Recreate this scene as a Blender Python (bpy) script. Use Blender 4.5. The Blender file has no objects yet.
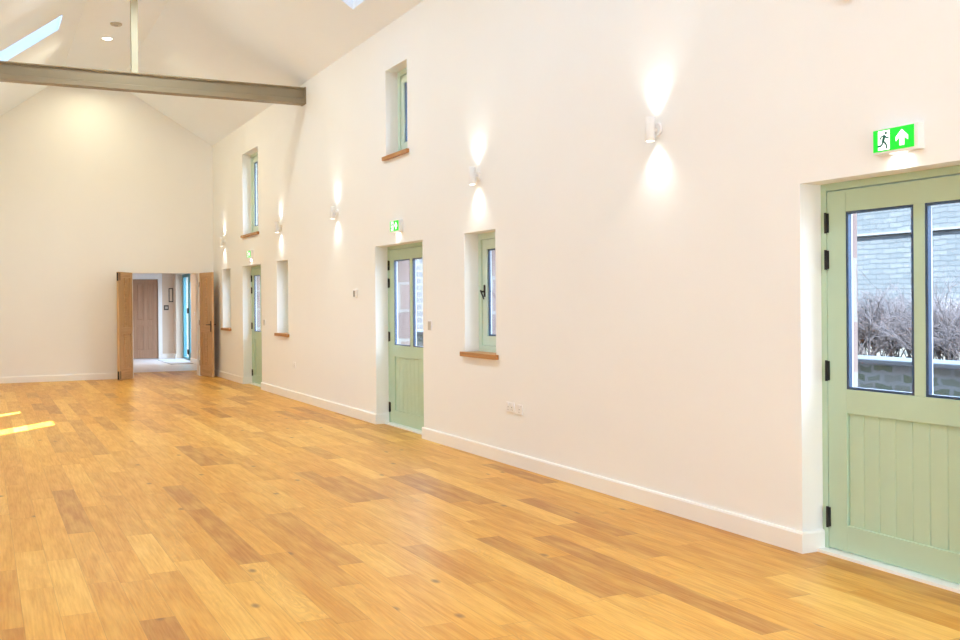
import bpy, bmesh, math, random
from mathutils import Vector, Matrix
random.seed(7)
S = bpy.context.scene
COL = S.collection
PI = math.pi

# ------------------------------------------------------------------ materials
def nodes(name):
    m = bpy.data.materials.new(name); m.use_nodes = True
    nt = m.node_tree
    return m, nt, nt.nodes['Principled BSDF']

def N(nt, t, **kw):
    n = nt.nodes.new(t)
    for k, v in kw.items():
        if k == 'ins':
            for i, x in v.items(): n.inputs[i].default_value = x
        else: setattr(n, k, v)
    return n

def mth(nt, op, a, b=None, c=None, clamp=False):
    n = nt.nodes.new('ShaderNodeMath'); n.operation = op; n.use_clamp = clamp
    for i, x in enumerate((a, b, c)):
        if x is None: continue
        if isinstance(x, (int, float)): n.inputs[i].default_value = x
        else: nt.links.new(x, n.inputs[i])
    return n.outputs[0]

def mixc(nt, fac, a, b, blend='MIX'):
    n = nt.nodes.new('ShaderNodeMix'); n.data_type = 'RGBA'; n.blend_type = blend
    for sock, x in ((n.inputs[0], fac), (n.inputs[6], a), (n.inputs[7], b)):
        if isinstance(x, (int, float)): sock.default_value = x
        elif isinstance(x, tuple): sock.default_value = x if len(x) == 4 else (*x, 1)
        else: nt.links.new(x, sock)
    return n.outputs[2]

def simple(name, col, rough=.5, metal=0., spec=.5, emit=None, es=0., var=.04, scale=6., bump=0.):
    m, nt, b = nodes(name)
    b.inputs['Roughness'].default_value = rough; b.inputs['Metallic'].default_value = metal
    b.inputs['Specular IOR Level'].default_value = spec
    tc = N(nt, 'ShaderNodeTexCoord')
    nz = N(nt, 'ShaderNodeTexNoise', ins={'Scale': scale, 'Detail': 4.})
    nt.links.new(tc.outputs['Object'], nz.inputs['Vector'])
    lo = tuple(max(0, c * (1 - var)) for c in col); hi = tuple(min(1, c * (1 + var)) for c in col)
    nt.links.new(mixc(nt, nz.outputs['Fac'], lo, hi), b.inputs['Base Color'])
    if emit:
        b.inputs['Emission Color'].default_value = (*emit, 1); b.inputs['Emission Strength'].default_value = es
    if bump:
        bp = N(nt, 'ShaderNodeBump', ins={'Strength': bump, 'Distance': .01})
        nt.links.new(nz.outputs['Fac'], bp.inputs['Height']); nt.links.new(bp.outputs['Normal'], b.inputs['Normal'])
    return m

def wood(name, base, dark, axis='Z', rough=.45, fine=60.):
    m, nt, b = nodes(name)
    tc = N(nt, 'ShaderNodeTexCoord'); mp = N(nt, 'ShaderNodeMapping')
    sc = {'X': (1.5, fine, fine), 'Y': (fine, 1.5, fine), 'Z': (fine, fine, 1.5)}[axis]
    mp.inputs['Scale'].default_value = sc
    nt.links.new(tc.outputs['Object'], mp.inputs['Vector'])
    nz = N(nt, 'ShaderNodeTexNoise', ins={'Scale': 1., 'Detail': 5., 'Distortion': .6})
    nt.links.new(mp.outputs['Vector'], nz.inputs['Vector'])
    cr = N(nt, 'ShaderNodeValToRGB')
    cr.color_ramp.elements[0].position = .3; cr.color_ramp.elements[0].color = (*dark, 1)
    cr.color_ramp.elements[1].position = .65; cr.color_ramp.elements[1].color = (*base, 1)
    nt.links.new(nz.outputs['Fac'], cr.inputs['Fac'])
    nt.links.new(cr.outputs['Color'], b.inputs['Base Color'])
    b.inputs['Roughness'].default_value = rough
    return m

def glass_mat(name, tint):
    m = bpy.data.materials.new(name); m.use_nodes = True; nt = m.node_tree; nt.nodes.clear()
    out = N(nt, 'ShaderNodeOutputMaterial'); tr = N(nt, 'ShaderNodeBsdfTransparent'); gl = N(nt, 'ShaderNodeBsdfGlossy')
    tr.inputs['Color'].default_value = (*tint, 1); gl.inputs['Roughness'].default_value = .02
    lw = N(nt, 'ShaderNodeLayerWeight', ins={'Blend': .5}); mx = N(nt, 'ShaderNodeMixShader')
    fr = mth(nt, 'MULTIPLY_ADD', mth(nt, 'POWER', lw.outputs['Facing'], 5.), .45, .03)
    nt.links.new(fr, mx.inputs[0]); nt.links.new(tr.outputs[0], mx.inputs[1]); nt.links.new(gl.outputs[0], mx.inputs[2])
    nt.links.new(mx.outputs[0], out.inputs['Surface'])
    return m

def frosted_mat(name, tint):
    m = bpy.data.materials.new(name); m.use_nodes = True; nt = m.node_tree; nt.nodes.clear()
    out = N(nt, 'ShaderNodeOutputMaterial'); tr = N(nt, 'ShaderNodeBsdfTranslucent'); gl = N(nt, 'ShaderNodeBsdfGlossy'); mx = N(nt, 'ShaderNodeMixShader', ins={0: .06})
    tr.inputs['Color'].default_value = (*tint, 1); gl.inputs['Roughness'].default_value = .3
    nt.links.new(tr.outputs[0], mx.inputs[1]); nt.links.new(gl.outputs[0], mx.inputs[2]); nt.links.new(mx.outputs[0], out.inputs['Surface'])
    return m

def floor_mat():
    m, nt, b = nodes('oak_floor')
    L = nt.links
    tc = N(nt, 'ShaderNodeTexCoord'); sp = N(nt, 'ShaderNodeSeparateXYZ'); L.new(tc.outputs['Object'], sp.inputs[0])
    x, y = sp.outputs[0], sp.outputs[1]
    Wd = .158
    xs = mth(nt, 'DIVIDE', x, Wd); i = mth(nt, 'FLOOR', xs); fx = mth(nt, 'FRACT', xs)
    w1 = N(nt, 'ShaderNodeTexWhiteNoise', noise_dimensions='1D'); L.new(i, w1.inputs['W'])
    ln = mth(nt, 'MULTIPLY_ADD', w1.outputs['Value'], .5, 1.05)
    off = mth(nt, 'MULTIPLY', w1.outputs['Value'], 37.31)
    ys = mth(nt, 'ADD', mth(nt, 'DIVIDE', y, ln), off)
    # unequal lengths: push the joints about
    wob = N(nt, 'ShaderNodeTexNoise', noise_dimensions='2D', ins={'Scale': .55, 'Detail': 0.})
    cv0 = N(nt, 'ShaderNodeCombineXYZ'); L.new(mth(nt, 'MULTIPLY', i, 7.3), cv0.inputs[0]); L.new(ys, cv0.inputs[1]); L.new(cv0.outputs[0], wob.inputs['Vector'])
    ys = mth(nt, 'ADD', ys, mth(nt, 'MULTIPLY', wob.outputs['Fac'], 1.1))
    j = mth(nt, 'FLOOR', ys); fy = mth(nt, 'FRACT', ys)
    cv = N(nt, 'ShaderNodeCombineXYZ'); L.new(i, cv.inputs[0]); L.new(j, cv.inputs[1])
    w2 = N(nt, 'ShaderNodeTexWhiteNoise', noise_dimensions='2D'); L.new(cv.outputs[0], w2.inputs['Vector'])
    r = w2.outputs['Value']; rc = N(nt, 'ShaderNodeSeparateColor'); L.new(w2.outputs['Color'], rc.inputs[0])
    cr = N(nt, 'ShaderNodeValToRGB'); e = cr.color_ramp.elements
    e[0].position = 0; e[0].color = (*FD, 1)
    e[1].position = 1; e[1].color = (*FL, 1)
    k = e.new(.24); k.color = (*FM, 1)
    k = e.new(.70); k.color = (*FM2, 1)
    L.new(r, cr.inputs[0])
    # grain: fine streaks along the board plus a figured band, shifted per board
    gx = mth(nt, 'MULTIPLY_ADD', r, 50., mth(nt, 'MULTIPLY', x, 1.)); gy = mth(nt, 'MULTIPLY_ADD', rc.outputs[1], 31., y)
    g1 = N(nt, 'ShaderNodeCombineXYZ'); L.new(mth(nt, 'MULTIPLY', gx, 75.), g1.inputs[0]); L.new(mth(nt, 'MULTIPLY', gy, 3.2), g1.inputs[1])
    n1 = N(nt, 'ShaderNodeTexNoise', noise_dimensions='2D', ins={'Scale': 1., 'Detail': 4., 'Roughness': .6}); L.new(g1.outputs[0], n1.inputs['Vector'])
    g2 = N(nt, 'ShaderNodeCombineXYZ'); L.new(mth(nt, 'MULTIPLY', gx, 11.), g2.inputs[0]); L.new(mth(nt, 'MULTIPLY', gy, 1.5), g2.inputs[1])
    n2 = N(nt, 'ShaderNodeTexNoise', noise_dimensions='2D', ins={'Scale': 1., 'Detail': 2., 'Distortion': .8}); L.new(g2.outputs[0], n2.inputs['Vector'])
    rings = mth(nt, 'SINE', mth(nt, 'MULTIPLY', n2.outputs['Fac'], 55.))
    rings = mth(nt, 'MULTIPLY_ADD', rings, .5, .5)
    c1 = mixc(nt, mth(nt, 'MULTIPLY_ADD', n1.outputs['Fac'], 1.1, -.22, clamp=True), cr.outputs[0], FG, 'MULTIPLY')
    c2 = mixc(nt, mth(nt, 'MULTIPLY', rings, mth(nt, 'MULTIPLY_ADD', rc.outputs[2], .34, .05)), c1, (.50, .25, .06), 'MIX')
    # cloudy tone within a board
    n3 = N(nt, 'ShaderNodeTexNoise', noise_dimensions='2D', ins={'Scale': 1., 'Detail': 2.})
    g3 = N(nt, 'ShaderNodeCombineXYZ'); L.new(mth(nt, 'MULTIPLY', gx, 13.), g3.inputs[0]); L.new(mth(nt, 'MULTIPLY', gy, 2.2), g3.inputs[1]); L.new(g3.outputs[0], n3.inputs['Vector'])
    cl = mth(nt, 'MULTIPLY_ADD', n3.outputs['Fac'], 1.5, -.62, clamp=True)
    c3 = mixc(nt, mth(nt, 'MULTIPLY', cl, .55), c2, (.93, .60, .16))
    cd = mth(nt, 'MULTIPLY_ADD', n3.outputs['Fac'], -1.6, .70, clamp=True)
    c3 = mixc(nt, mth(nt, 'MULTIPLY', cd, .38), c3, (.50, .225, .045))
    # knots
    vo = N(nt, 'ShaderNodeTexVoronoi', ins={'Scale': 1.}); vo.voronoi_dimensions = '2D'
    g4 = N(nt, 'ShaderNodeCombineXYZ'); L.new(mth(nt, 'MULTIPLY', gx, 3.2), g4.inputs[0]); L.new(mth(nt, 'MULTIPLY', gy, 1.7), g4.inputs[1]); L.new(g4.outputs[0], vo.inputs['Vector'])
    vc = N(nt, 'ShaderNodeSeparateColor'); L.new(vo.outputs['Color'], vc.inputs[0])
    kn = mth(nt, 'MULTIPLY', mth(nt, 'SUBTRACT', 1., mth(nt, 'DIVIDE', vo.outputs['Distance'], .085), clamp=True), mth(nt, 'GREATER_THAN', vc.outputs[0], .80))
    kn = mth(nt, 'MULTIPLY', kn, 1.4, clamp=True)
    c4 = mixc(nt, mth(nt, 'MULTIPLY', kn, .75), c3, (.20, .085, .03))
    ex = mth(nt, 'MINIMUM', fx, mth(nt, 'SUBTRACT', 1., fx)); ey = mth(nt, 'MINIMUM', fy, mth(nt, 'SUBTRACT', 1., fy))
    gap = mth(nt, 'MAXIMUM', mth(nt, 'LESS_THAN', ex, .010), mth(nt, 'LESS_THAN', ey, .0016))
    c5 = mixc(nt, mth(nt, 'MULTIPLY', gap, .3), c4, (.22, .10, .035))
    L.new(c5, b.inputs['Base Color'])
    L.new(mth(nt, 'MULTIPLY_ADD', n1.outputs['Fac'], .14, .29), b.inputs['Roughness'])
    b.inputs['Specular IOR Level'].default_value = .27
    bp = N(nt, 'ShaderNodeBump', ins={'Strength': .25, 'Distance': .002})
    L.new(mth(nt, 'SUBTRACT', mth(nt, 'MULTIPLY', n1.outputs['Fac'], .3), gap), bp.inputs['Height'])
    L.new(bp.outputs[0], b.inputs['Normal'])
    return m

def masonry(name, c1, c2, mort, bw, bh, ms, wob=.06, rough=.9):
    m, nt, b = nodes(name); L = nt.links
    tc = N(nt, 'ShaderNodeTexCoord'); sp = N(nt, 'ShaderNodeSeparateXYZ'); L.new(tc.outputs['Object'], sp.inputs[0])
    ab = mth(nt, 'ADD', sp.outputs[0], sp.outputs[1])
    cv = N(nt, 'ShaderNodeCombineXYZ'); L.new(ab, cv.inputs[0]); L.new(sp.outputs[2], cv.inputs[1])
    nz = N(nt, 'ShaderNodeTexNoise', ins={'Scale': 5., 'Detail': 5.}); L.new(tc.outputs['Object'], nz.inputs['Vector'])
    vm = N(nt, 'ShaderNodeVectorMath', operation='MULTIPLY_ADD'); L.new(nz.outputs['Color'], vm.inputs[0])
    vm.inputs[1].default_value = (wob, wob, 0); L.new(cv.outputs[0], vm.inputs[2])
    br = N(nt, 'ShaderNodeTexBrick'); L.new(vm.outputs[0], br.inputs['Vector'])
    for k, v in {'Scale': 1., 'Mortar Size': ms, 'Brick Width': bw, 'Row Height': bh, 'Bias': 0., 'Mortar Smooth': .3}.items(): br.inputs[k].default_value = v
    br.inputs['Color1'].default_value = (*c1, 1); br.inputs['Color2'].default_value = (*c2, 1); br.inputs['Mortar'].default_value = (*mort, 1)
    L.new(mixc(nt, nz.outputs['Fac'], br.outputs['Color'], (.85, .85, .85), 'MULTIPLY'), b.inputs['Base Color'])
    b.inputs['Roughness'].default_value = rough
    bp = N(nt, 'ShaderNodeBump', ins={'Strength': .6, 'Distance': .01}); L.new(nz.outputs['Fac'], bp.inputs['Height']); L.new(bp.outputs[0], b.inputs['Normal'])
    return m

FD = (.50, .20, .020); FM = (.70, .325, .034); FM2 = (.79, .395, .052); FL = (.91, .55, .12); FG = (.62, .43, .24)
M = {}
M['plaster'] = simple('warm_white_plaster', (.86, .862, .85), .85, var=.012, scale=2., spec=.2)
M['lobby_wall'] = simple('beige_lobby_paint', (.68, .57, .46), .85, var=.012, scale=2., spec=.2)
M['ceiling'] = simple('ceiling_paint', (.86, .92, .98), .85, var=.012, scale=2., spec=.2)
M['skirt'] = simple('cream_gloss_paint', (.88, .87, .84), .4, var=.015)
M['floor'] = floor_mat()
M['sage'] = simple('sage_green_paint', (.465, .615, .455), .42, var=.03, scale=9.)
M['mint'] = simple('daylit_green_paint', (.62, .76, .65), .4, var=.03)  # daylight on the window frames put into a paler green
M['teal'] = simple('teal_paint', (.10, .33, .40), .4, var=.04)
M['black'] = simple('black_iron', (.018, .016, .015), .45, .3)
M['spacer'] = simple('sky_tinted_glazing_spacer', (.045, .085, .16), .35, .3)  # blue sky reflection painted into the spacer colour
M['bead'] = simple('white_glazing_bead', (.80, .84, .88), .4)
M['oak'] = wood('oak_joinery', (.62, .40, .205), (.45, .265, .12), 'Z')
M['oak_l'] = wood('oak_rail', (.62, .40, .205), (.45, .265, .12), 'X')
M['sill'] = wood('oak_sill', (.50, .235, .065), (.33, .14, .035), 'X', .4)
M['lobby_oak'] = wood('pinkish_oak', (.40, .235, .145), (.29, .16, .09), 'Z')
M['steel'] = simple('taupe_painted_steel', (.27, .225, .152), .5, var=.04, scale=3.)
M['post'] = simple('cream_grey_paint', (.50, .48, .37), .5)
M['white'] = simple('white_plastic', (.82, .82, .82), .35)
M['whitelamp'] = simple('white_powder_coat', (.82, .82, .82), .4)
M['grey'] = simple('grey_plastic', (.50, .47, .42), .4)
M['dgrey'] = simple('dark_grey_plastic', (.06, .055, .05), .4)
M['brass'] = simple('dull_steel', (.42, .39, .34), .35, .9)
M['lens'] = simple('lit_lens', (.9, .9, .9), .4, emit=(1, .93, .82), es=14.)
M['greenlit'] = simple('lit_green_sign_face', (.0, .38, .03), .5, emit=(.0, .60, .012), es=.80, var=.01)
M['whitelit'] = simple('lit_white_pictogram', (.9, .9, .9), .4, emit=(1, 1, 1), es=.9, var=.01)
M['mangreen'] = simple('dark_green_pictogram', (.0, .14, .09), .5, var=.01)
M['glass'] = glass_mat('window_glass', (.92, .96, 1.))
M['frosted'] = frosted_mat('frosted_skylight_glass', (.24, .31, .385))
M['tile'] = simple('pale_stone_tile', (.66, .68, .72), .3, var=.05, scale=2.)
M['mat_'] = simple('grey_entrance_mat', (.45, .46, .48), .9)
M['paper'] = simple('cream_paper', (.72, .64, .52), .7)
M['red_stone'] = masonry('pink_sandstone', (.25, .165, .15), (.31, .21, .185), (.36, .31, .28), .62, .34, .02)
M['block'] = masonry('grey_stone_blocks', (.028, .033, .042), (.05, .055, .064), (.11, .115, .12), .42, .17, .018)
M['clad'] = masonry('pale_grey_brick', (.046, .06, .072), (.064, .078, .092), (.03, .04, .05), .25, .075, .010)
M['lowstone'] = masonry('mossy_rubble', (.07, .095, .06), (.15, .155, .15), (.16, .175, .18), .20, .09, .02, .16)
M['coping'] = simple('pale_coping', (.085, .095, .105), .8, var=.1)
M['earth'] = simple('wet_earth', (.07, .07, .06), .95, var=.2)
M['gravel'] = simple('grey_gravel', (.22, .22, .22), .95, var=.25, scale=40.)
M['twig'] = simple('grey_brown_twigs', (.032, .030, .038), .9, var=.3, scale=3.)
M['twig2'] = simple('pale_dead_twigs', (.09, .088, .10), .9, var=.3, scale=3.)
M['slate'] = simple('roof_slate', (.20, .21, .23), .8, var=.15)

# ------------------------------------------------------------------ mesh helpers
def tag(o, label=None, cat=None, group=None, kind=None):
    if label: o['label'] = label
    if cat: o['category'] = cat
    if group: o['group'] = group
    if kind: o['kind'] = kind
    return o

class MB:
    def __init__(s): s.bm = bmesh.new()
    def box(s, x0, x1, y0, y1, z0, z1, bev=0., mat=None):
        r = bmesh.ops.create_cube(s.bm, size=1.)['verts']
        for v in r:
            v.co = Vector(((x0 + x1) / 2 + v.co.x * (x1 - x0), (y0 + y1) / 2 + v.co.y * (y1 - y0), (z0 + z1) / 2 + v.co.z * (z1 - z0)))
        if mat is not None:
            for v in r: v.co = mat @ v.co
        if bev:
            es = list({e for v in r for e in v.link_edges})
            bmesh.ops.bevel(s.bm, geom=es, offset=bev, segments=2, affect='EDGES', profile=.5)
        return s
    def prism(s, pts, f, d0, d1):
        """pts: 2-D outline; f(a, b, d) maps to space; extruded from d0 to d1"""
        A = [s.bm.verts.new(f(a, b, d0)) for a, b in pts]; B = [s.bm.verts.new(f(a, b, d1)) for a, b in pts]
        s.bm.faces.new(A); s.bm.faces.new(B[::-1]); n = len(pts)
        for i in range(n): s.bm.faces.new((A[i], B[i], B[(i + 1) % n], A[(i + 1) % n]))
        return s
    def tube(s, p0, p1, r0, r1=None, n=16, caps=True):
        r1 = r0 if r1 is None else r1
        p0, p1 = Vector(p0), Vector(p1); d = (p1 - p0).normalized()
        a = d.orthogonal().normalized(); b = d.cross(a)
        A = [s.bm.verts.new(p0 + (a * math.cos(2 * PI * i / n) + b * math.sin(2 * PI * i / n)) * r0) for i in range(n)]
        B = [s.bm.verts.new(p1 + (a * math.cos(2 * PI * i / n) + b * math.sin(2 * PI * i / n)) * r1) for i in range(n)]
        for i in range(n): s.bm.faces.new((A[i], A[(i + 1) % n], B[(i + 1) % n], B[i]))
        if caps: s.bm.faces.new(A[::-1]); s.bm.faces.new(B)
        return s
    def lathe(s, prof, o=(0, 0, 0), axis='Z', n=24):
        """prof: list of (radius, height)"""
        o = Vector(o); rings = []
        for r, h in prof:
            ring = []
            for i in range(n):
                c, q = math.cos(2 * PI * i / n) * r, math.sin(2 * PI * i / n) * r
                p = {'Z': (c, q, h), 'X': (h, c, q), 'Y': (c, h, q)}[axis]
                ring.append(s.bm.verts.new(o + Vector(p)))
            rings.append(ring)
        for A, B in zip(rings, rings[1:]):
            for i in range(n): s.bm.faces.new((A[i], A[(i + 1) % n], B[(i + 1) % n], B[i]))
        s.bm.faces.new(rings[0][::-1]); s.bm.faces.new(rings[-1])
        return s
    def slab(s, u0, u1, v0, v1, holes, f, w0, w1):
        us = sorted({u0, u1, *[h[0] for h in holes], *[h[1] for h in holes]}); vs = sorted({v0, v1, *[h[2] for h in holes], *[h[3] for h in holes]})
        V = {}
        def P(u, v, w):
            k = (u, v, w)
            if k not in V: V[k] = s.bm.verts.new(f(u, v, w))
            return V[k]
        solid = lambda i, j: 0 <= i < len(us) - 1 and 0 <= j < len(vs) - 1 and not any(h[0] <= us[i] and us[i + 1] <= h[1] and h[2] <= vs[j] and vs[j + 1] <= h[3] for h in holes)
        for i in range(len(us) - 1):
            for j in range(len(vs) - 1):
                if not solid(i, j): continue
                a, b, c, d = us[i], us[i + 1], vs[j], vs[j + 1]
                s.bm.faces.new((P(a, c, w0), P(b, c, w0), P(b, d, w0), P(a, d, w0)))
                s.bm.faces.new((P(a, c, w1), P(a, d, w1), P(b, d, w1), P(b, c, w1)))
                if not solid(i - 1, j): s.bm.faces.new((P(a, c, w0), P(a, d, w0), P(a, d, w1), P(a, c, w1)))
                if not solid(i + 1, j): s.bm.faces.new((P(b, c, w0), P(b, c, w1), P(b, d, w1), P(b, d, w0)))
                if not solid(i, j - 1): s.bm.faces.new((P(a, c, w0), P(a, c, w1), P(b, c, w1), P(b, c, w0)))
                if not solid(i, j + 1): s.bm.faces.new((P(a, d, w0), P(b, d, w0), P(b, d, w1), P(a, d, w1)))
        return s
    def build(s, name, mat, parent=None, smooth=False):
        bmesh.ops.recalc_face_normals(s.bm, faces=s.bm.faces[:])
        me = bpy.data.meshes.new(name); s.bm.to_mesh(me); s.bm.free()
        for mm in (mat if isinstance(mat, list) else [mat]): me.materials.append(mm)
        if smooth:
            for p in me.polygons: p.use_smooth = True
            try: me.set_sharp_from_angle(angle=math.radians(40))
            except Exception: pass
        o = bpy.data.objects.new(name, me); COL.objects.link(o)
        if parent: o.parent = parent
        return o

def empty(name, loc=(0, 0, 0), rz=0.):
    o = bpy.data.objects.new(name, None); o.empty_display_size = .1; COL.objects.link(o)
    o.location = loc; o.rotation_euler = (0, 0, rz)
    return o

def copy_tree(o, parent=None):
    c = o.copy(); COL.objects.link(c)
    if parent: c.parent = parent
    for ch in list(o.children): copy_tree(ch, c)
    return c

# ------------------------------------------------------------------ dimensions
W = 4.18; WO = 4.62; WM = 4.40           # right wall: room face, outer face, plaster/stone joint
XL = -.54; XLO = -.92                    # left wall
YF = 20.61; YFO = 20.86                  # far gable wall
YB = -3.6                                # wall behind the photographer
RZ = 5.68; RXL, RXR = 1.35, 2.39            # flat strip at the top of the ceiling
SR, SL = .6, .755                        # slope of the two ceiling planes
zr = lambda x: 4.6 + SR * (W - x)
zl = lambda x: 4.91 + SL * (x - .331)
HD = 2.1

DOORS = [(4.365, 1.338), (11.30, 1.435), (18.09, 1.33)]          # far edge, width
#        far edge, width, bottom, top
WINS = [('d', 8.835, .66, .957, HD), ('e', 10.915, .655, 3.108, 4.095), ('c', 15.76, .66, .965, HD), ('b', 18.03, 1.12, 2.64, 4.08),
        ('a', 19.77, .70, .965, HD), ('f', 4.02, .655, 3.108, 4.095)]
holesR = [(y - w, y, -.02, HD) for y, w in DOORS] + [(y - w, y, z0, z1) for _, y, w, z0, z1 in WINS]

# ------------------------------------------------------------------ shell
st = lambda o, label, cat: tag(o, label, cat, None, 'structure')
fR = lambda u, v, w: (w, u, v)
st(MB().slab(YB, YFO, -.02, 4.68, holesR, fR, W, WM).build('wall_right', M['plaster']), 'long warm white plaster wall pierced by sage green doors and deep windows', 'wall')
st(MB().slab(YB - .3, YFO, -.3, 4.75, [(a, b, -.3 if c < 0 else c, d) for a, b, c, d in holesR], fR, WM, WO).build('wall_outer_right', M['red_stone']),
   'pink sandstone outer skin of the long wall seen through the door glass', 'wall')
holesL = [(11.14, 12.08, .80, HD), (13.18, 13.88, .80, 1.70)]
st(MB().slab(YB, YFO, -.02, 4.33, holesL, fR, XL, XLO).build('wall_left', M['plaster']), 'warm white plaster wall on the left side of the hall', 'wall')
# far gable with the double door opening
DX0, DX1, DH = 2.61, 3.905, 2.065
fF = lambda u, v, w: (u, w, v)
b = MB().slab(XLO, WO, -.02, 3.9, [(DX0, DX1, -.02, DH)], fF, YF, YFO)
b.prism([(XLO, 3.9), (WO, 3.9), (WO, zr(WO) + .1), (RXR, RZ + .1), (RXL, RZ + .1), (XLO, zl(XLO) + .1)], fF, YF, YFO)
st(b.build('wall_far', M['plaster']), 'tall cream gable wall with a double door opening at the far end', 'wall')
# wall behind the photographer, with a big opening added to admit daylight
b = MB().slab(XLO, WO, -.02, 3.9, [(.2, 3.4, .0, 2.9)], fF, YB, YB - .3)
b.prism([(XLO, 3.9), (WO, 3.9), (WO, zr(WO) + .1), (RXR, RZ + .1), (RXL, RZ + .1), (XLO, zl(XLO) + .1)], fF, YB, YB - .3)
st(b.build('wall_back', M['plaster']), 'gable wall at the near end of the hall behind the photographer', 'wall')
st(MB().box(XLO, WO, YB - .3, 22.3, -.2, 0.).build('floor', M['floor']), 'honey oak plank floor running the length of the hall', 'floor')
# ceiling: two slopes with skylight openings (u = x, v = y, w = height above the plane)
SKL = (-.25, 1.035, 15.08, 15.93)
SKR = [(2.72, 3.847, 10.2, 11.05), (2.72, 3.847, 6.0, 6.85), (2.72, 3.847, 1.4, 2.25)]
TH = .34
b = MB()
b.slab(XLO - .3, RXL + .002, YB - .5, YFO + .1, [SKL], lambda u, v, w: (u, v, zl(u) + w), 0, TH)
b.slab(RXR, WO + .3, YB - .5, YFO + .1, SKR, lambda u, v, w: (u, v, zr(u) + w), 0, TH)
b.box(RXL, RXR, YB - .5, YFO + .1, RZ, RZ + TH)
st(b.build('ceiling', M['ceiling']), 'white plaster ceiling of two slopes with a flat strip along the top', 'ceiling')

def skylight(name, hole, zf, label):
    u0, u1, v0, v1 = hole; root = empty(name, ((u0 + u1) / 2, (v0 + v1) / 2, zf((u0 + u1) / 2) + TH))
    ox, oy, oz = root.location
    def f(u, v, w): return (u - ox, v - oy, zf(u) + TH + w - oz)
    t = .06
    MB().slab(u0 - t, u1 + t, v0 - t, v1 + t, [(u0 + .04, u1 - .04, v0 + .04, v1 - .04)], f, -.0, .09).build('frame', M['white'], root)
    MB().slab(u0 + .03, u1 - .03, v0 + .03, v1 - .03, [], f, .03, .042).build('pane', M['frosted'], root)
    st(root, label, 'skylight')
skylight('window_7', SKL, zl, 'long bright skylight in the left ceiling slope above the beam')
skylight('window_8', SKR[0], zr, 'bright skylight whose corner shows at the top edge of the right ceiling slope')
skylight('window_9', SKR[1], zr, 'skylight in the right ceiling slope above the middle of the long wall, added unseen to bring in daylight')  # this skylight and the next are unseen, added for extra daylight
skylight('window_10', SKR[2], zr, 'skylight in the right ceiling slope near the photographer, added unseen for more daylight')

# skirting boards
def skirt_profile(t=.018, h=.12): return [(0, 0), (t, 0), (t, h - .012), (t - .006, h), (0, h)]
b = MB()
segs = []; edges = [YF] + [e for y, w in sorted(DOORS, reverse=True) for e in (y, y - w)] + [YB]
for i in range(0, len(edges), 2):
    y1, y0 = edges[i], edges[i + 1]
    e1 = 0 if i == 0 else .018; e0 = .018 if i + 1 < len(edges) - 1 else 0
    b.prism(skirt_profile(), lambda a, c, d: (W - a, d, c), y0 - e0, y1 + e1)
for y, w in DOORS:                                                # returns into the door reveals
    b.prism(skirt_profile(), lambda a, c, d: (d, y - a, c), W, 4.334)
    b.prism(skirt_profile(), lambda a, c, d: (d, y - w + a, c), W, 4.334)
st(b.build('baseboard_right', M['skirt']), 'cream skirting board along the foot of the long right wall', 'skirting board')
b = MB()
b.prism(skirt_profile(), lambda a, c, d: (d, YF - a, c), XL, DX0)
b.prism(skirt_profile(), lambda a, c, d: (d, YF - a, c), DX1, W)
st(b.build('baseboard_far', M['skirt']), 'cream skirting board along the foot of the far gable wall', 'skirting board')
b = MB(); b.prism(skirt_profile(), lambda a, c, d: (XL + a, d, c), YB, YF)
st(b.build('baseboard_left', M['skirt']), 'cream skirting board along the foot of the left wall', 'skirting board')

# ------------------------------------------------------------------ beam and king post
YBm = 14.074
root = empty('tie_beam', (1.82, YBm + .09, 4.285))
b = MB()
bw_, z0, z1 = .09, 0., .229                                       # half flange width, heights
I = [(-bw_, 0), (bw_, 0), (bw_, .016), (.02, .03), (.006, .05), (.006, z1 - .05), (.02, z1 - .03), (bw_, z1 - .016), (bw_, z1), (-bw_, z1), (-bw_, z1 - .016), (-.02, z1 - .03), (-.006, z1 - .05), (-.006, .05), (-.02, .03), (-bw_, .016)]
I = [(-bw_, 0), (bw_, 0), (bw_, z1), (-bw_, z1), (-bw_, z1 - .014), (-.06, z1 - .022), (-.06, .07), (-.072, .062), (-bw_, .06)]
b.prism(I, lambda a, c, d: (d, a, c), XL - 1.82, W - 1.82)
b.build('girder', M['steel'], root)
MB().box(W - 1.82 - .022, W - 1.82, -.1, .1, -.006, z1 + .006, .003).build('end_plate', M['steel'], root)
MB().box(XL - 1.82, XL - 1.82 + .022, -.1, .1, -.006, z1 + .006, .003).build('end_plate', M['steel'], root)
st(root, 'taupe painted steel tie beam spanning the hall below the ceiling', 'beam')
zt = RZ - 4.514
root = empty('king_post', (1.855, YBm + .09, 4.514))
b = MB(); b.prism([(-.03, 0), (.03, 0), (.03, zt), (-.03, zt)], lambda a, c, d: (a, d, c), -.045, .045)
b.build('post', M['post'], root)
MB().box(-.042, -.03, -.05, .05, 0, zt).build('side_strip', M['post'], root)
MB().box(.03, .042, -.05, .05, 0, zt).build('side_strip', M['post'], root)
st(root, 'slim cream king post rising from the tie beam to the ceiling', 'post')

# ------------------------------------------------------------------ sage green doors of the long wall
def hinge_bm(z0, z1):
    b = MB(); b.box(-.013, .013, -.012, .004, z0, z1, .002)
    b.tube((0, -.014, z0 - .004), (0, -.014, z1 + .004), .0075, n=10)
    return b

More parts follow.
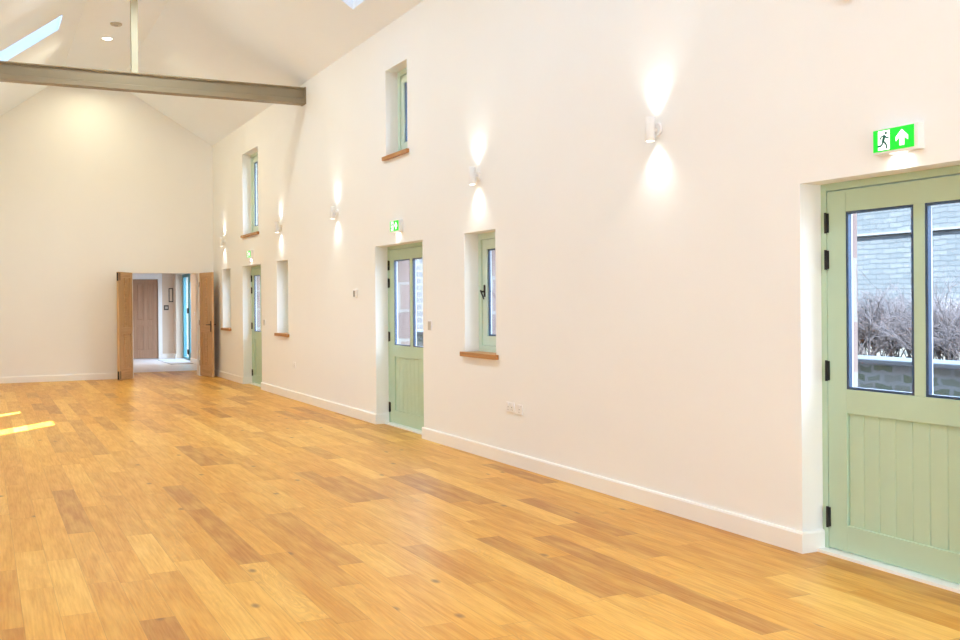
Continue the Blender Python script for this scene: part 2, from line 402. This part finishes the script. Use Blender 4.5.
def green_door(n, y, w, label):
    k = w / 1.338
    root = empty('door_%d' % n, (4.345, y, 0), -PI / 2)           # local x along the door from the hinges, local y outward
    fw = .04 * k
    b = MB()
    b.box(0, fw, -.009, .055, 0, HD, .002); b.box(w - fw, w, -.009, .055, 0, HD, .002); b.box(fw, w - fw, -.009, .055, 2.06, HD, .002)
    b.box(fw, fw + .012, .04, .055, .02, 2.06); b.box(w - fw - .012, w - fw, .04, .055, .02, 2.06)
    b.build('frame', M['sage'], root)
    MB().box(0, w, -.07, .055, -.005, .018, .003).build('threshold', M['skirt'], root)
    leaf = MB()
    s = .138 * k; x0, x1 = fw + .004, w - fw - .004; xa, xb = x0 + s, x1 - s; xm = w / 2; hm = .04 * k
    zb, zt, zp0, zp1, zg0, zg1 = .026, 2.053, .173, .803, .938, 1.932
    T0, T1 = -.006, .038
    leaf.box(x0, xa, T0, T1, zb, zt, .002); leaf.box(xb, x1, T0, T1, zb, zt, .002)
    leaf.box(xa, xb, T0, T1, zb, zp0, .002); leaf.box(xa, xb, T0, T1, zp1, zg0, .002); leaf.box(xa, xb, T0, T1, zg1, zt, .002)
    leaf.box(xm - hm + .013, xm + hm + .003, T0, T1, zg0, zg1, .002)
    lf = leaf.build('leaf', M['sage'], root)
    pb = MB(); nb = 9; bw = (xb - xa) / nb                         # boarded lower panel with V joints
    for i in range(nb):
        a, c = xa + i * bw, xa + (i + 1) * bw
        pb.prism([(a, .028), (a, .014), (a + .005, .008), (c - .005, .008), (c, .014), (c, .028)], lambda p, q, d: (p, q, d), zp0 - .004, zp1 + .004)
    pb.build('boarded_panel', M['sage'], root)
    for a, c in ((xa, xm - hm + .013), (xm + hm + .003, xb)):
        t = .02
        fr = lambda u, v, q: (u, q, v)
        MB().slab(a, c, zg0, zg1, [(a + .017, c - .017, zg0 + .014, zg1 - .014)], fr, -.0028, .022).build('glazing_spacer', M['spacer'], root)
        MB().slab(a, c, zg0, zg1, [(a + .011, c - .011, zg0 + .011, zg1 - .011)], fr, .0222, .037).build('outer_bead', M['bead'], root)
        MB().box(a, c, -.004, -.003, zg0, zg1).build('pane', M['glass'], root)
    for z0_, z1_ in ((.145, .255), (.98, 1.09), (1.615, 1.72), (1.822, 1.932)):
        h = hinge_bm(z0_, z1_).build('hinge', M['black'], root); h.location = (fw + .006, -.006, 0)
    h = MB(); xh = x1 - .06
    h.box(xh - .02, xh + .02, -.014, -.006, .92, 1.14, .003); h.tube((xh, -.014, 1.03), (xh, -.055, 1.03), .009); h.tube((xh + .005, -.055, 1.03), (xh - .12, -.055, 1.03), .009)
    h.build('handle', M['black'], root, True)
    st(root, label, 'door')
green_door(1, *DOORS[0], 'sage green glazed door nearest the camera at the right edge')
green_door(2, *DOORS[1], 'sage green glazed door halfway along the wall, under the second exit sign')
green_door(3, *DOORS[2], 'sage green glazed door furthest along the wall, below the tall upper window')

# ------------------------------------------------------------------ windows of the long wall
def window(n, y, w, z0, z1, label, face=4.335, rz=-PI / 2, handle=True):
    root = empty('window_%d' % n, (face, y, z0), rz)
    h = z1 - z0; f = .06; fr = lambda u, v, q: (u, q, v)
    MB().slab(0, w, 0, h, [(f, w - f, f, h - f)], fr, 0, .07).build('frame', M['mint'], root)
    s = .095
    MB().slab(f + .004, w - f - .004, f + .004, h - f - .004, [(f + s, w - f - s, f + s, h - f - s)], fr, .014, .066).build('sash', M['mint'], root)
    g0, g1, k0, k1 = f + s, w - f - s, f + s, h - f - s
    MB().slab(g0, g1, k0, k1, [(g0 + .016, g1 - .016, k0 + .016, k1 - .016)], fr, .03, .048).build('glazing_spacer', M['spacer'], root)
    MB().slab(g0, g1, k0, k1, [(g0 + .01, g1 - .01, k0 + .01, k1 - .01)], fr, .0482, .058).build('outer_bead', M['bead'], root)
    MB().box(g0, g1, .0292, .0295, k0, k1).build('pane', M['glass'], root)
    if handle:
        hb = MB(); x = f + s / 2 + .004; zc = h * .49
        hb.box(x - .013, x + .013, .004, .014, zc - .03, zc + .085, .003)
        hb.tube((x, .006, zc + .02), (x, -.03, zc + .02), .009, n=10)
        hb.tube((x - .004, -.03, zc + .03), (x + .075, -.036, zc - .05), .009, .007, n=10)
        hb.build('handle', M['black'], root, True)
    st(root, label, 'window')
    # oak sill board: its own piece of trim
    return root

labels = {'d': 'daylit green window in a deep reveal beside the middle door', 'e': 'narrow upper window high on the wall above the middle door',
          'c': 'lower window in a deep shaded reveal near the far door, on its camera side', 'b': 'tall upper window high above the far green door',
          'a': 'bright lower window in the reveal nearest the far corner', 'f': 'upper window above the nearest green door, mostly out of frame'}
slabels = {'d': 'oak sill board under the daylit green window with the black handle', 'e': 'oak sill board under the narrow upper window above the middle door',
           'c': 'oak sill board under the lower window between the far and the middle doors', 'b': 'oak sill board under the tall upper window above the far door',
           'a': 'small oak sill board under the bright window nearest the far corner', 'f': 'oak sill board whose corner shows at the top right edge of the photo'}
for i, (c, y, w, z0, z1) in enumerate(WINS):
    window(i + 1, y, w, z0, z1, labels[c], 4.375 if c in 'ac' else 4.33, handle=c in 'dac')
    r = empty('trim_%d' % (i + 1), (W, y + .05, z0), -PI / 2)
    MB().box(0, w + .100, -.035, 0., -.041, 0.003, .003).build('nosing', M['sill'], r)
    MB().box(.052, w + .048, -.001, .19, -.001, .003).build('board', M['sill'], r)
    st(r, slabels[c], 'window sill')
window(11, holesL[0][0], holesL[0][1] - holesL[0][0], holesL[0][2], holesL[0][3], 'window in the left wall that lets in the low sun, out of the photo', XL - .17, PI / 2)
window(12, holesL[1][0], holesL[1][1] - holesL[1][0], holesL[1][2], holesL[1][3], 'smaller window in the left wall beyond the first one, out of the photo', XL - .17, PI / 2)
# unseen glazed screen, added in the back wall to let in neutral daylight
root = empty('window_13', (.2, YB - .15, 0))
b = MB()
for x in (0, 1.04, 2.1, 3.14): b.box(x, x + .06, -.04, .04, 0, 2.9)
for z in (0, 2.05, 2.84): b.box(.06, 3.14, -.04, .04, z, z + .06)
b.build('frame', M['sage'], root)
MB().box(.03, 3.17, -.006, .006, .03, 2.87).build('pane', M['glass'], root)
st(root, 'unseen glazed screen added in the near gable wall for daylight', 'window')

# ------------------------------------------------------------------ wall lamps
def add_light(name, typ, loc, energy, color, parent=None, **kw):
    l = bpy.data.lights.new(name, typ); l.energy = energy; l.color = color
    for k, v in kw.items(): setattr(l, k, v)
    o = bpy.data.objects.new(name, l); o.location = loc; COL.objects.link(o)
    if parent: o.parent = parent
    return o

LAMP_E = 6.8
def make_lamp():
    root = empty('wall_lamp', (W, 0, 2.615), -PI / 2)              # local y < 0 is towards the room
    MB().lathe([(.0, 0), (.047, 0), (.047, -.012), (.043, -.016), (0, -.016)], (0, 0, 0), 'Y', 28).build('backplate', M['whitelamp'], root, True)
    MB().tube((0, -.014, 0), (0, -.045, 0), .014).build('arm', M['whitelamp'], root, True)
    b = MB(); ro, ri, h = .033, .029, .083
    b.lathe([(ri, -h + .022), (ri, -h), (ro - .002, -h), (ro, -h + .003), (ro, h - .003), (ro - .002, h), (ri, h), (ri, h - .022)], (0, -.068, 0), 'Z', 28)
    b.build('body', M['whitelamp'], root, True)
    for s in (1, -1):
        MB().lathe([(0, s * (h - .0215)), (ri - .001, s * (h - .0215)), (ri - .001, s * (h - .019)), (0, s * (h - .019))], (0, -.068, 0), 'Z', 20).build('lens', M['lens'], root)
    for s in (1, -1):
        o = add_light('spot', 'SPOT', (0, -.068, s * (h + .004)), LAMP_E, (.97, 1, .98), root, spot_size=math.radians(112), spot_blend=1., shadow_soft_size=.02)
        o.rotation_euler = (PI if s > 0 else 0, 0, 0)
    return root
lamp0 = make_lamp()
lamps = [(5.705, 'white up and down wall lamp nearest the camera, left of the exit sign'),
         (8.505, 'white up and down wall lamp above the daylit green window'),
         (12.69, 'white up and down wall lamp left of the middle green door and its exit sign'),
         (15.47, 'white up and down wall lamp above the shaded lower window'),
         (19.53, 'white up and down wall lamp nearest the far corner, above the bright lower window')]
for i, (y, lab) in enumerate(lamps):
    o = lamp0 if i == 0 else copy_tree(lamp0)
    o.location.y = y; tag(o, lab, 'wall lamp', 'up and down wall lamps along the long wall')

for i, y in enumerate((3.2, 6.6, 9.6, 14.6, 17.6)):  # unseen copies added on the left wall to brighten the ceiling
    o = copy_tree(lamp0); o.location = (XL, y, 2.615); o.rotation_euler.z = PI / 2
    for ch in o.children:
        if ch.type == 'LIGHT':
            ch.data = ch.data.copy(); ch.data.energy = 30. if ch.location.z > 0 else 8.
    tag(o, 'white up and down wall lamp, an unseen fill light added on the left wall', 'wall lamp', 'fill lamps added on the left wall')
# ------------------------------------------------------------------ ceiling downlights
NR = Vector((0, 0, -1))
rotR = NR.to_track_quat('Z', 'Y')
def make_downlight(warm, energy):
    root = empty('downlight', (0, 0, 0)); root.rotation_mode = 'QUATERNION'; root.rotation_quaternion = rotR
    b = MB(); b.lathe([(.066, -.001), (.092, -.001), (.095, .003), (.090, .008), (.070, .008), (.066, .004)], (0, 0, 0), 'Z', 32); b.build('bezel', M['white'], root, True)
    MB().lathe([(0, .001), (.07, .001), (.07, .006), (.058, .014), (.03, .019), (0, .020)], (0, 0, 0), 'Z', 28).build('lens', M['lens'], root, True)
    return root
DL = [19.75, 17.1, 13.0, 10.3, 7.4, 4.5, 1.6, -1.4]  # after the first two, unseen downlights added to light the hall
DLX = 1.83
dl0 = make_downlight(0, 0)
for i, y in enumerate(DL):
    o = dl0 if i == 0 else copy_tree(dl0)
    o.location = (DLX, y, RZ)
    tag(o, ['round ceiling downlight over the far gable wall, hidden behind the beam', 'lit round downlight on the ceiling left of the king post'][i] if i < 2 else 'round ceiling downlight nearer than the tie beam, added unseen to light the hall',
        'downlight', 'downlights along the flat strip of the ceiling')
    far = max(0., min(1., (y - 6.) / 12.))
    col = (.74 + .26 * far, 1.04 - .11 * far, 1.38 - .74 * far)
    e = [12, 43, 36, 27, 22, 20, 20, 21][i]
    add_light('downlight_glow', 'AREA', (DLX, y, RZ - .024), e, col, shape='DISK', size=.12, spread=math.radians(160))
DT = 1.857
r = empty('ceiling_sensor', (DT, 16.14, RZ)); r.rotation_mode = 'QUATERNION'; r.rotation_quaternion = rotR
MB().lathe([(0, -.001), (.085, -.001), (.085, .018), (.075, .03), (.045, .034), (0, .034)], (0, 0, 0), 'Z', 28).build('housing', M['grey'], r, True)
MB().lathe([(0, .0335), (.03, .0335), (.026, .046), (0, .046)], (0, 0, 0), 'Z', 20).build('cap', M['grey'], r, True)
tag(r, 'small grey round fitting on the ceiling beside the lit downlight', 'sensor')

# ------------------------------------------------------------------ exit signs
def make_sign():
    w, h, d = .285, .133, .045
    root = empty('exit_sign', (W, 0, 2.197), -PI / 2)              # local x from the far end, y < 0 to the room
    MB().box(0, w, -d, 0, 0, h, .004).build('housing', M['white'], root)
    f = lambda u, v, q: (u, q, v)
    MB().box(.008, w - .024, -d - .003, -d + .001, .013, h - .009).build('face', M['greenlit'], root)
    MB().box(.040, .114, -d - .0042, -d - .002, .019, h - .015).build('doorway', M['whitelit'], root)
    q0, q1 = -d - .0056, -d - .003
    # running figure inside the doorway
    m = MB()
    m.lathe([(0, q0), (.0072, q0), (.0072, q1), (0, q1)], (.091, 0, .104), 'Y', 16)
    def limb(pts, wd):
        for (a, c), (e, g) in zip(pts, pts[1:]):
            L = math.hypot(e - a, g - c); nx, nz = -(g - c) / L * wd / 2, (e - a) / L * wd / 2
            m.prism([(a + nx, c + nz), (a - nx, c - nz), (e - nx, g - nz), (e + nx, g + nz)], f, q0, q1)
    limb([(.083, .094), (.072, .062)], .016)
    limb([(.083, .093), (.062, .088), (.053, .074)], .0075)
    limb([(.083, .092), (.096, .078), (.109, .080)], .0075)
    limb([(.074, .064), (.092, .048), (.097, .024)], .010)
    limb([(.072, .064), (.064, .043), (.041, .040)], .010)
    m.build('running_figure', M['mangreen'], root)
    cx, z0 = .190, .029
    MB().prism([(cx - .014, z0), (cx + .014, z0), (cx + .014, z0 + .043), (cx + .037, z0 + .024), (cx + .037, z0 + .046), (cx, z0 + .080), (cx - .037, z0 + .046), (cx - .037, z0 + .024), (cx - .014, z0 + .043)], f, q0, q1).build('arrow', M['whitelit'], root)
    MB().box(.10, .19, -d + .008, -.008, -.005, .001, .001).build('lens', M['whitelit'], root)
    o = add_light('sign_glow', 'AREA', (.145, -d / 2, -.009), .30, (.93, 1, .98), root, shape='RECTANGLE', size=.09, size_y=.02)
    return root
s0 = make_sign()
for i, (y, z, lab) in enumerate([(3.80, 2.182, 'lit green exit sign over the nearest green door, running figure and up arrow clearly visible'),
                                 (10.69, 2.224, 'lit green exit sign over the middle green door'),
                                 (17.56, 2.217, 'tiny lit green exit sign over the furthest green door')]):
    o = s0 if i == 0 else copy_tree(s0)
    o.location = (W, y, z); tag(o, lab, 'exit sign', 'exit signs over the green doors')

# ------------------------------------------------------------------ sockets, switches, thermostat
def socket(y, z, w, label, h=.088, single=False):
    root = empty('wall_socket', (W, y, z), -PI / 2)
    MB().box(0, w, -.011, 0, -h / 2, h / 2, .004).build('plate', M['white'], root)
    for c in ([w / 2] if single else [w * .27, w * .73]):
        MB().box(c - .011, c + .011, -.0155, -.010, .012, .034, .002).build('rocker', M['white'], root)
        b = MB(); b.box(c - .004, c + .004, -.0116, -.0105, -.002, .006); b.box(c - .015, c - .009, -.0116, -.0105, -.024, -.019); b.box(c + .009, c + .015, -.0116, -.0105, -.024, -.019)
        b.build('pin_hole', M['dgrey'], root)
    tag(root, label, 'socket')
socket(7.97, .509, .147, 'white double socket low on the wall, left one of the pair right of the window')
socket(7.775, .502, .10, 'white plate low on the wall, right one of the socket pair', single=True)
socket(14.86, .512, .147, 'white double socket low on the wall between the far and middle doors')
def switch(y, z, label, dark):
    root = empty('light_switch', (W, y, z), -PI / 2)
    MB().box(0, .088, -.010, 0, -.055, .055, .004).build('plate', M['white'], root)
    MB().box(.008, .040, -.015, -.009, -.046, .046, .002).build('rocker', M['grey'], root)
    MB().box(.048, .080, -.015, -.009, -.046, .046, .002).build('rocker', M['grey' if not dark else 'dgrey'], root)
    tag(root, label, 'light switch')
switch(9.715, 1.195, 'grey light switch beside the middle green door', False)
switch(16.58, 1.12, 'small light switch beside the far green door', False)
r = empty('wall_mounted_thermostat', (W, 12.06, 1.552), -PI / 2)
MB().box(0, .13, -.022, 0, -.055, .055, .006).build('housing', M['white'], r)
MB().box(.035, .075, -.0235, -.021, -.04, .036, .001).build('display', M['dgrey'], r)
tag(r, 'small white thermostat with a dark display on the wall left of the middle door', 'thermostat')

# ------------------------------------------------------------------ oak doors
def panel_door(name, w, h, hz, label, mat, rail, handle=1, bolts=False, t=.044):
    """local x from the hinge edge, y thickness (0..t), z up"""
    root = empty(name)
    st_, top, mid, bot, mun = .1 * w / .65, .11, (.86, .99), .21, .09 * w / .65
    xa, xb, xm = st_, w - st_, w / 2
    lf = MB(); lf.box(0, xa, 0, t, 0, h, .002); lf.box(xb, w, 0, t, 0, h, .002)
    lf.build('stile', mat, root)
    rl = MB(); rl.box(xa, xb, 0, t, 0, bot, .002); rl.box(xa, xb, 0, t, mid[0], mid[1], .002); rl.box(xa, xb, 0, t, h - top, h, .002)
    rl.box(xm - mun / 2, xm + mun / 2, 0, t, bot, mid[0], .002); rl.box(xm - mun / 2, xm + mun / 2, 0, t, mid[1], h - top, .002)
    rl.build('rail', rail, root)
    for a, c in ((xa, xm - mun / 2), (xm + mun / 2, xb)):
        for z0, z1 in ((bot, mid[0]), (mid[1], h - top)):
            b = MB(); b.box(a, c, .017, t - .017, z0, z1)
            for y0, s in ((.017, -1), (t - .017, 1)):             # raised field with a bevelled border
                i0, i1 = .022, .04
                A = [(a + i0, z0 + i0), (c - i0, z0 + i0), (c - i0, z1 - i0), (a + i0, z1 - i0)]
                B = [(a + i1, z0 + i1), (c - i1, z0 + i1), (c - i1, z1 - i1), (a + i1, z1 - i1)]
                va = [b.bm.verts.new((p, y0, q)) for p, q in A]; vb = [b.bm.verts.new((p, y0 + s * .007, q)) for p, q in B]
                for k in range(4): b.bm.faces.new((va[k], va[(k + 1) % 4], vb[(k + 1) % 4], vb[k]))
                b.bm.faces.new(vb)
            b.build('panel', mat, root)
    if handle:
        for s, y0 in ((-1, 0), (1, t)):
            b = MB(); x = w - .055
            b.box(x - .022, x + .022, min(y0, y0 + s * .008), max(y0, y0 + s * .008), .88, 1.09, .003)
            b.tube((x, y0, 1.02), (x, y0 + s * .05, 1.02), .009, n=10); b.tube((x + .006, y0 + s * .05, 1.02), (x - .115, y0 + s * .05, 1.015), .009, n=10)
            b.build('handle', M['black'], root, True)
    if bolts:
        for z0, z1 in ((.015, .17), (h - .17, h - .015)):
            MB().box(w - .001, w + .003, .006, t - .006, z0, z1).build('flush_bolt', M['black'], root)
            MB().box(w - .055, w - .03, t, t + .006, z0 + .01, z1, .002).build('bolt_plate', M['black'], root)
    for z in (.2, 1.0, h - .28):
        MB().tube((-.004, -.006, z), (-.004, -.006, z + .1), .007, n=10).build('hinge', M['brass'], root)
    st(root, label, 'door')
    return root
d = panel_door('door_4', .645, 2.04, 0, 'left leaf of the open oak double doors in the far wall', M['oak'], M['oak_l'], handle=0, bolts=True)
d.location = (2.622 - .044 * .875, YF - .012 + .044 * .485, .008); d.rotation_euler = (0, 0, math.radians(180 + 61))
d = panel_door('door_5', .645, 2.04, 0, 'right leaf of the open oak double doors, with the dark handle', M['oak'], M['oak_l'], handle=1)
d.location = (3.898, YF - .012, .008); d.rotation_euler = (0, 0, math.radians(-90 + 10.))
b = MB(); t = .022                                                  # lining of the double door opening
b.box(DX0, DX0 + t, YF + .002, YFO, 0, DH, .002); b.box(DX1 - t, DX1, YF + .002, YFO, 0, DH, .002); b.box(DX0 + t, DX1 - t, YF + .002, YFO, DH - t, DH, .002)
st(b.build('trim_7', M['skirt']), 'cream lining of the double door opening in the far wall', 'door lining')

# ------------------------------------------------------------------ lobby beyond the far wall
LB, LR, LH = 27.7, 4.56, 2.55
st(MB().box(1.2, 4.92, 22.3, LB + .2, -.2, 0.).build('floor_lobby', M['tile']), 'pale stone floor of the lobby catching blue daylight', 'floor')
st(MB().box(1.0, LR + .4, YFO, LB + .3, LH, LH + .2).build('ceiling_lobby', M['ceiling']), 'flat white ceiling of the lobby beyond the far wall', 'ceiling')
st(MB().box(1.0, 1.2, YFO, LB, 0, LH).build('wall_lobby_left', M['lobby_wall']), 'left wall of the lobby beyond the far wall', 'wall')
OX0, OX1, OH = 3.52, 4.17, 2.085
b = MB().slab(1.0, LR + .4, 0, LH, [(OX0, OX1, 0, OH)], fF, LB, LB + .2); b.box(OX0 - .1, OX1 + .1, LB + .2, LB + .24, 0, OH + .1)
st(b.build('wall_lobby_back', M['lobby_wall']), 'back wall of the lobby holding the closed oak door', 'wall')
TD0, TD1, TDH = 25.22, 27.32, 2.2
st(MB().slab(YFO, LB, 0, LH, [(TD0, TD1, 0, TDH)], fR, LR, LR + .36).build('wall_lobby_right', M['lobby_wall']), 'right wall of the lobby with the teal entrance', 'wall')
b = MB()
b.prism(skirt_profile(), lambda a, c, e: (e, LB - a, c), OX1 + .1, LR); b.prism(skirt_profile(), lambda a, c, e: (e, LB - a, c), 1.2, OX0 - .1)
b.prism(skirt_profile(), lambda a, c, e: (LR - a, e, c), YFO, TD0); b.prism(skirt_profile(), lambda a, c, e: (LR - a, e, c), TD1, LB)
st(b.build('baseboard_lobby', M['skirt']), 'cream skirting board round the lobby walls', 'skirting board')
d = panel_door('door_6', OX1 - OX0 - .02, OH - .02, 0, 'closed four panel oak door in the back wall of the lobby', M['lobby_oak'], M['lobby_oak'], handle=0)
d.location = (OX0 + .01, LB + .03, .01)
b = MB(); aw = .1
b.box(OX0 - aw, OX0, LB - .016, LB, 0, OH + .16, .003); b.box(OX1, OX1 + aw, LB - .016, LB, 0, OH + .16, .003); b.box(OX0, OX1, LB - .016, LB, OH, OH + .16, .003)
st(b.build('trim_8', M['white']), 'white architrave round the oak door in the lobby', 'architrave')
root = empty('door_7', (LR + .17, TD1, 0), -PI / 2)                # teal entrance: sidelight then leaf
wt = TD1 - TD0
b = MB()
for x0, x1 in ((0, .17), (.80, .885), (wt - .08, wt)): b.box(x0, x1, 0, .07, 0, TDH, .003)
b.box(.17, wt - .08, 0, .07, TDH - .08, TDH); b.box(.17, .80, 0, .07, 0, .06)
b.build('frame', M['teal'], root)
lf = MB(); lf.box(.89, .99, .01, .055, .02, TDH - .085, .002); lf.box(wt - .2, wt - .085, .01, .055, .02, TDH - .085, .002)
for z0, z1 in ((.02, .2), (TDH - .2, TDH - .085)): lf.box(.99, wt - .2, .01, .055, z0, z1, .002)
lf.build('leaf', M['teal'], root)
MB().box(.17, .80, .03, .036, .06, TDH - .08).build('pane', M['glass'], root)
MB().box(.99, wt - .2, .03, .036, .2, TDH - .2).build('pane', M['glass'], root)
for z in (.14, 1.19):
    MB().box(.795, .885, -.035, .004, z, z + .13, .004).build('hinge', M['black'], root)
st(root, 'bright teal glazed entrance at the right of the lobby', 'door')
# pictures and plates in the lobby
r = empty('picture_frame', (4.44, LB, 1.48))
MB().slab(0, .112, 0, .37, [(.02, .092, .025, .345)], fF, -.022, 0).build('border', M['dgrey'], r)
MB().box(.018, .094, -.012, -.004, .022, .348).build('picture', M['paper'], r)
tag(r, 'narrow dark framed picture on the lobby wall between oak door and teal door', 'picture')
r = empty('wall_panel', (4.315, LB, 1.27))
MB().box(0, .12, -.03, 0, 0, .13, .004).build('housing', M['dgrey'], r)
MB().box(.025, .095, -.032, -.029, .035, .095).build('display', M['grey'], r)
tag(r, 'small dark square wall panel right of the lobby oak door', 'control panel')
r = empty('light_switch', (LR, 24.75, 1.2), -PI / 2)
MB().box(0, .09, -.01, 0, -.045, .045, .003).build('plate', M['white'], r); MB().box(.03, .06, -.014, -.009, -.02, .02, .001).build('rocker', M['grey'], r)
tag(r, 'light switch on the lobby wall right of the teal door', 'light switch')
tag(MB().box(4.0, 4.52, 24.7, 26.7, .0, .014, .004).build('door_mat', M['mat_']), 'pale grey mat on the lobby floor by the teal door', 'mat')
r = empty('lobby_fill_lamp', (3.2, 25.2, LH))  # unseen lamp, added to light the lobby warmly
MB().lathe([(0, -.001), (.15, -.001), (.15, -.03), (.13, -.06), (0, -.07)], (0, 0, 0), 'Z', 28).build('shade', M['lens'], r, True)
tag(r, 'round flush ceiling lamp added unseen to light the lobby', 'ceiling lamp')
add_light('lobby_glow', 'AREA', (3.2, 25.2, LH - .08), 30, (1, .74, .50), shape='DISK', size=.28)

# ------------------------------------------------------------------ outside
st(MB().box(WO, 40, -25, 70, -.4, -.12).build('ground', M['gravel']), 'grey gravel yard outside the long wall', 'ground')
st(MB().box(-40, XLO, -25, 70, -.4, -.12).build('ground_left', M['gravel']), 'open yard outside the left wall', 'ground')
st(MB().box(XLO, WO, -25, YB - .3, -.4, -.12).build('ground_near', M['gravel']), 'yard outside the near gable wall', 'ground')
GX = 7.1
r = empty('garden_wall', (GX, 0, -.12))
MB().box(0, .35, -6, 40, 0, .98).build('masonry', M['lowstone'], r)
MB().box(-.04, .39, -6, 40, .98, 1.025, .01).build('coping', M['coping'], r)
tag(r, 'low mossy stone wall with pale coping outside the nearest green door', 'garden wall')
st(MB().box(GX + .35, 12., -6, 40, -.12, .72).build('ground_bed', M['earth']), 'raised earth bed behind the low stone wall', 'ground')
r = empty('neighbouring_house', (12., 0, -.12))
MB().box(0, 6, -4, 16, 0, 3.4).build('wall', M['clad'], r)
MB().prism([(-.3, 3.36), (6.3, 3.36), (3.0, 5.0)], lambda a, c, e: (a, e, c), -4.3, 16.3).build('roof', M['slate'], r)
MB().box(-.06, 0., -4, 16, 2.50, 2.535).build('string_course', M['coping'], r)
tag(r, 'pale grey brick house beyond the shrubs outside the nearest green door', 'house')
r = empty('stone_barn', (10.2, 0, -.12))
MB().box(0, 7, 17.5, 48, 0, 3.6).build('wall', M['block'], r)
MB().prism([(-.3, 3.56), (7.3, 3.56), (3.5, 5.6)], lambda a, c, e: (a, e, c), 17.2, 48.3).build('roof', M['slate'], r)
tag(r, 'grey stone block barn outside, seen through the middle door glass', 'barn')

def shrub(x, y, h, spread, n, mat, label, seed):
    rnd = random.Random(seed); b = MB()
    def twig(p, d, l, r, depth):
        q = p + d * l
        if abs(q.y) > .62 or abs(q.x) > .9: return
        b.tube(p, q, r, r * .6, n=3, caps=False)
        if depth:
            for _ in range(rnd.choice((3, 3, 4))):
                nd = (d + Vector((rnd.uniform(-.95, .95), rnd.uniform(-.95, .95), rnd.uniform(-.45, .45)))).normalized()
                twig(p + d * l * rnd.uniform(.35, 1.), nd, l * rnd.uniform(.5, .85), r * .66, depth - 1)
    for _ in range(n):
        a = rnd.uniform(0, 2 * PI); rr = spread * math.sqrt(rnd.random())
        p = Vector((rr * math.cos(a) * .7, rr * math.sin(a), 0))
        d = Vector((rnd.uniform(-.6, .6), rnd.uniform(-.6, .6), 1)).normalized()
        twig(p, d, h * rnd.uniform(.18, .36), .008, 4)
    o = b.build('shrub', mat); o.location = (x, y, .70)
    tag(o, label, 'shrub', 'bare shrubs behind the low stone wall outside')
    return o
k = 0
for (x, y, h, s, n, mt) in [(8.9, 5.7, 1.1, .6, 60, 'twig'), (8.9, 7.0, 1.2, .62, 100, 'twig'), (8.9, 8.32, 1.25, .62, 105, 'twig'), (8.9, 9.6, 1.2, .62, 70, 'twig'), (10.9, 8.8, 1.35, .62, 40, 'twig2'),
                            (8.9, 12.0, 1.3, .62, 26, 'twig'), (8.9, 14.5, 1.7, .62, 20, 'twig')]:
    k += 1
    shrub(x, y, h, s, n, M[mt], 'bare twiggy shrub behind the low stone wall outside the glass', k)

# ------------------------------------------------------------------ light
sun = bpy.data.lights.new('sun', 'SUN'); sun.energy = 38.; sun.angle = math.radians(.6); sun.color = (1, .93, .82)
so = bpy.data.objects.new('sun', sun); COL.objects.link(so)
el, az = math.radians(38.5), Vector((.64, .768)).normalized()
dv = Vector((az.x * math.cos(el), az.y * math.cos(el), -math.sin(el)))
so.rotation_euler = dv.to_track_quat('-Z', 'Y').to_euler(); so.location = (-10, 0, 12)
w = bpy.data.worlds.new('sky'); S.world = w; w.use_nodes = True
nt = w.node_tree; bg = nt.nodes['Background']
tc = N(nt, 'ShaderNodeTexCoord'); sp = N(nt, 'ShaderNodeSeparateXYZ'); nt.links.new(tc.outputs['Generated'], sp.inputs[0])
fac = mth(nt, 'MULTIPLY_ADD', sp.outputs[2], .9, .1, clamp=True)
nt.links.new(mixc(nt, fac, (.86, .93, 1.), (.55, .76, 1.)), bg.inputs['Color'])
bg.inputs['Strength'].default_value = 12.
def portal(loc, rot, sx, sy):
    l = bpy.data.lights.new('daylight_portal', 'AREA'); l.shape = 'RECTANGLE'; l.size = sx; l.size_y = sy; l.cycles.is_portal = True
    o = bpy.data.objects.new('daylight_portal', l); o.location = loc; o.rotation_euler = rot; COL.objects.link(o)
portal((1.8, YB - .36, 1.45), (PI / 2, 0, 0), 3.2, 2.9)

# ------------------------------------------------------------------ camera
cam = bpy.data.cameras.new('camera'); co = bpy.data.objects.new('camera', cam); COL.objects.link(co)
cam.sensor_fit = 'HORIZONTAL'; cam.sensor_width = 36.; cam.lens = 1013. / 960 * 36.; cam.shift_y = -16. / 960; cam.clip_start = .05; cam.clip_end = 200
YAW, PITCH, ROLL = math.radians(26.188), math.radians(-.184), math.radians(-.465)
f = Vector((math.sin(YAW) * math.cos(PITCH), math.cos(YAW) * math.cos(PITCH), math.sin(PITCH))); r0 = Vector((math.cos(YAW), -math.sin(YAW), 0)); u0 = r0.cross(f)
cr_, sr_ = math.cos(ROLL), math.sin(ROLL)
rt = r0 * cr_ + u0 * sr_; up = -r0 * sr_ + u0 * cr_
co.matrix_world = Matrix((( rt.x, up.x, -f.x, 0), (rt.y, up.y, -f.y, 0), (rt.z, up.z, -f.z, 1.45), (0, 0, 0, 1)))
S.camera = co

S.view_settings.view_transform = 'Standard'; S.view_settings.look = 'None'; S.view_settings.gamma = 1.; S.view_settings.use_curve_mapping = False
S.view_settings.exposure = .28
S.cycles.max_bounces = 12; S.cycles.diffuse_bounces = 8; S.cycles.transparent_max_bounces = 16
S.cycles.use_denoising = True; S.cycles.caustics_reflective = False; S.cycles.caustics_refractive = False
S.cycles.sample_clamp_indirect = 8.
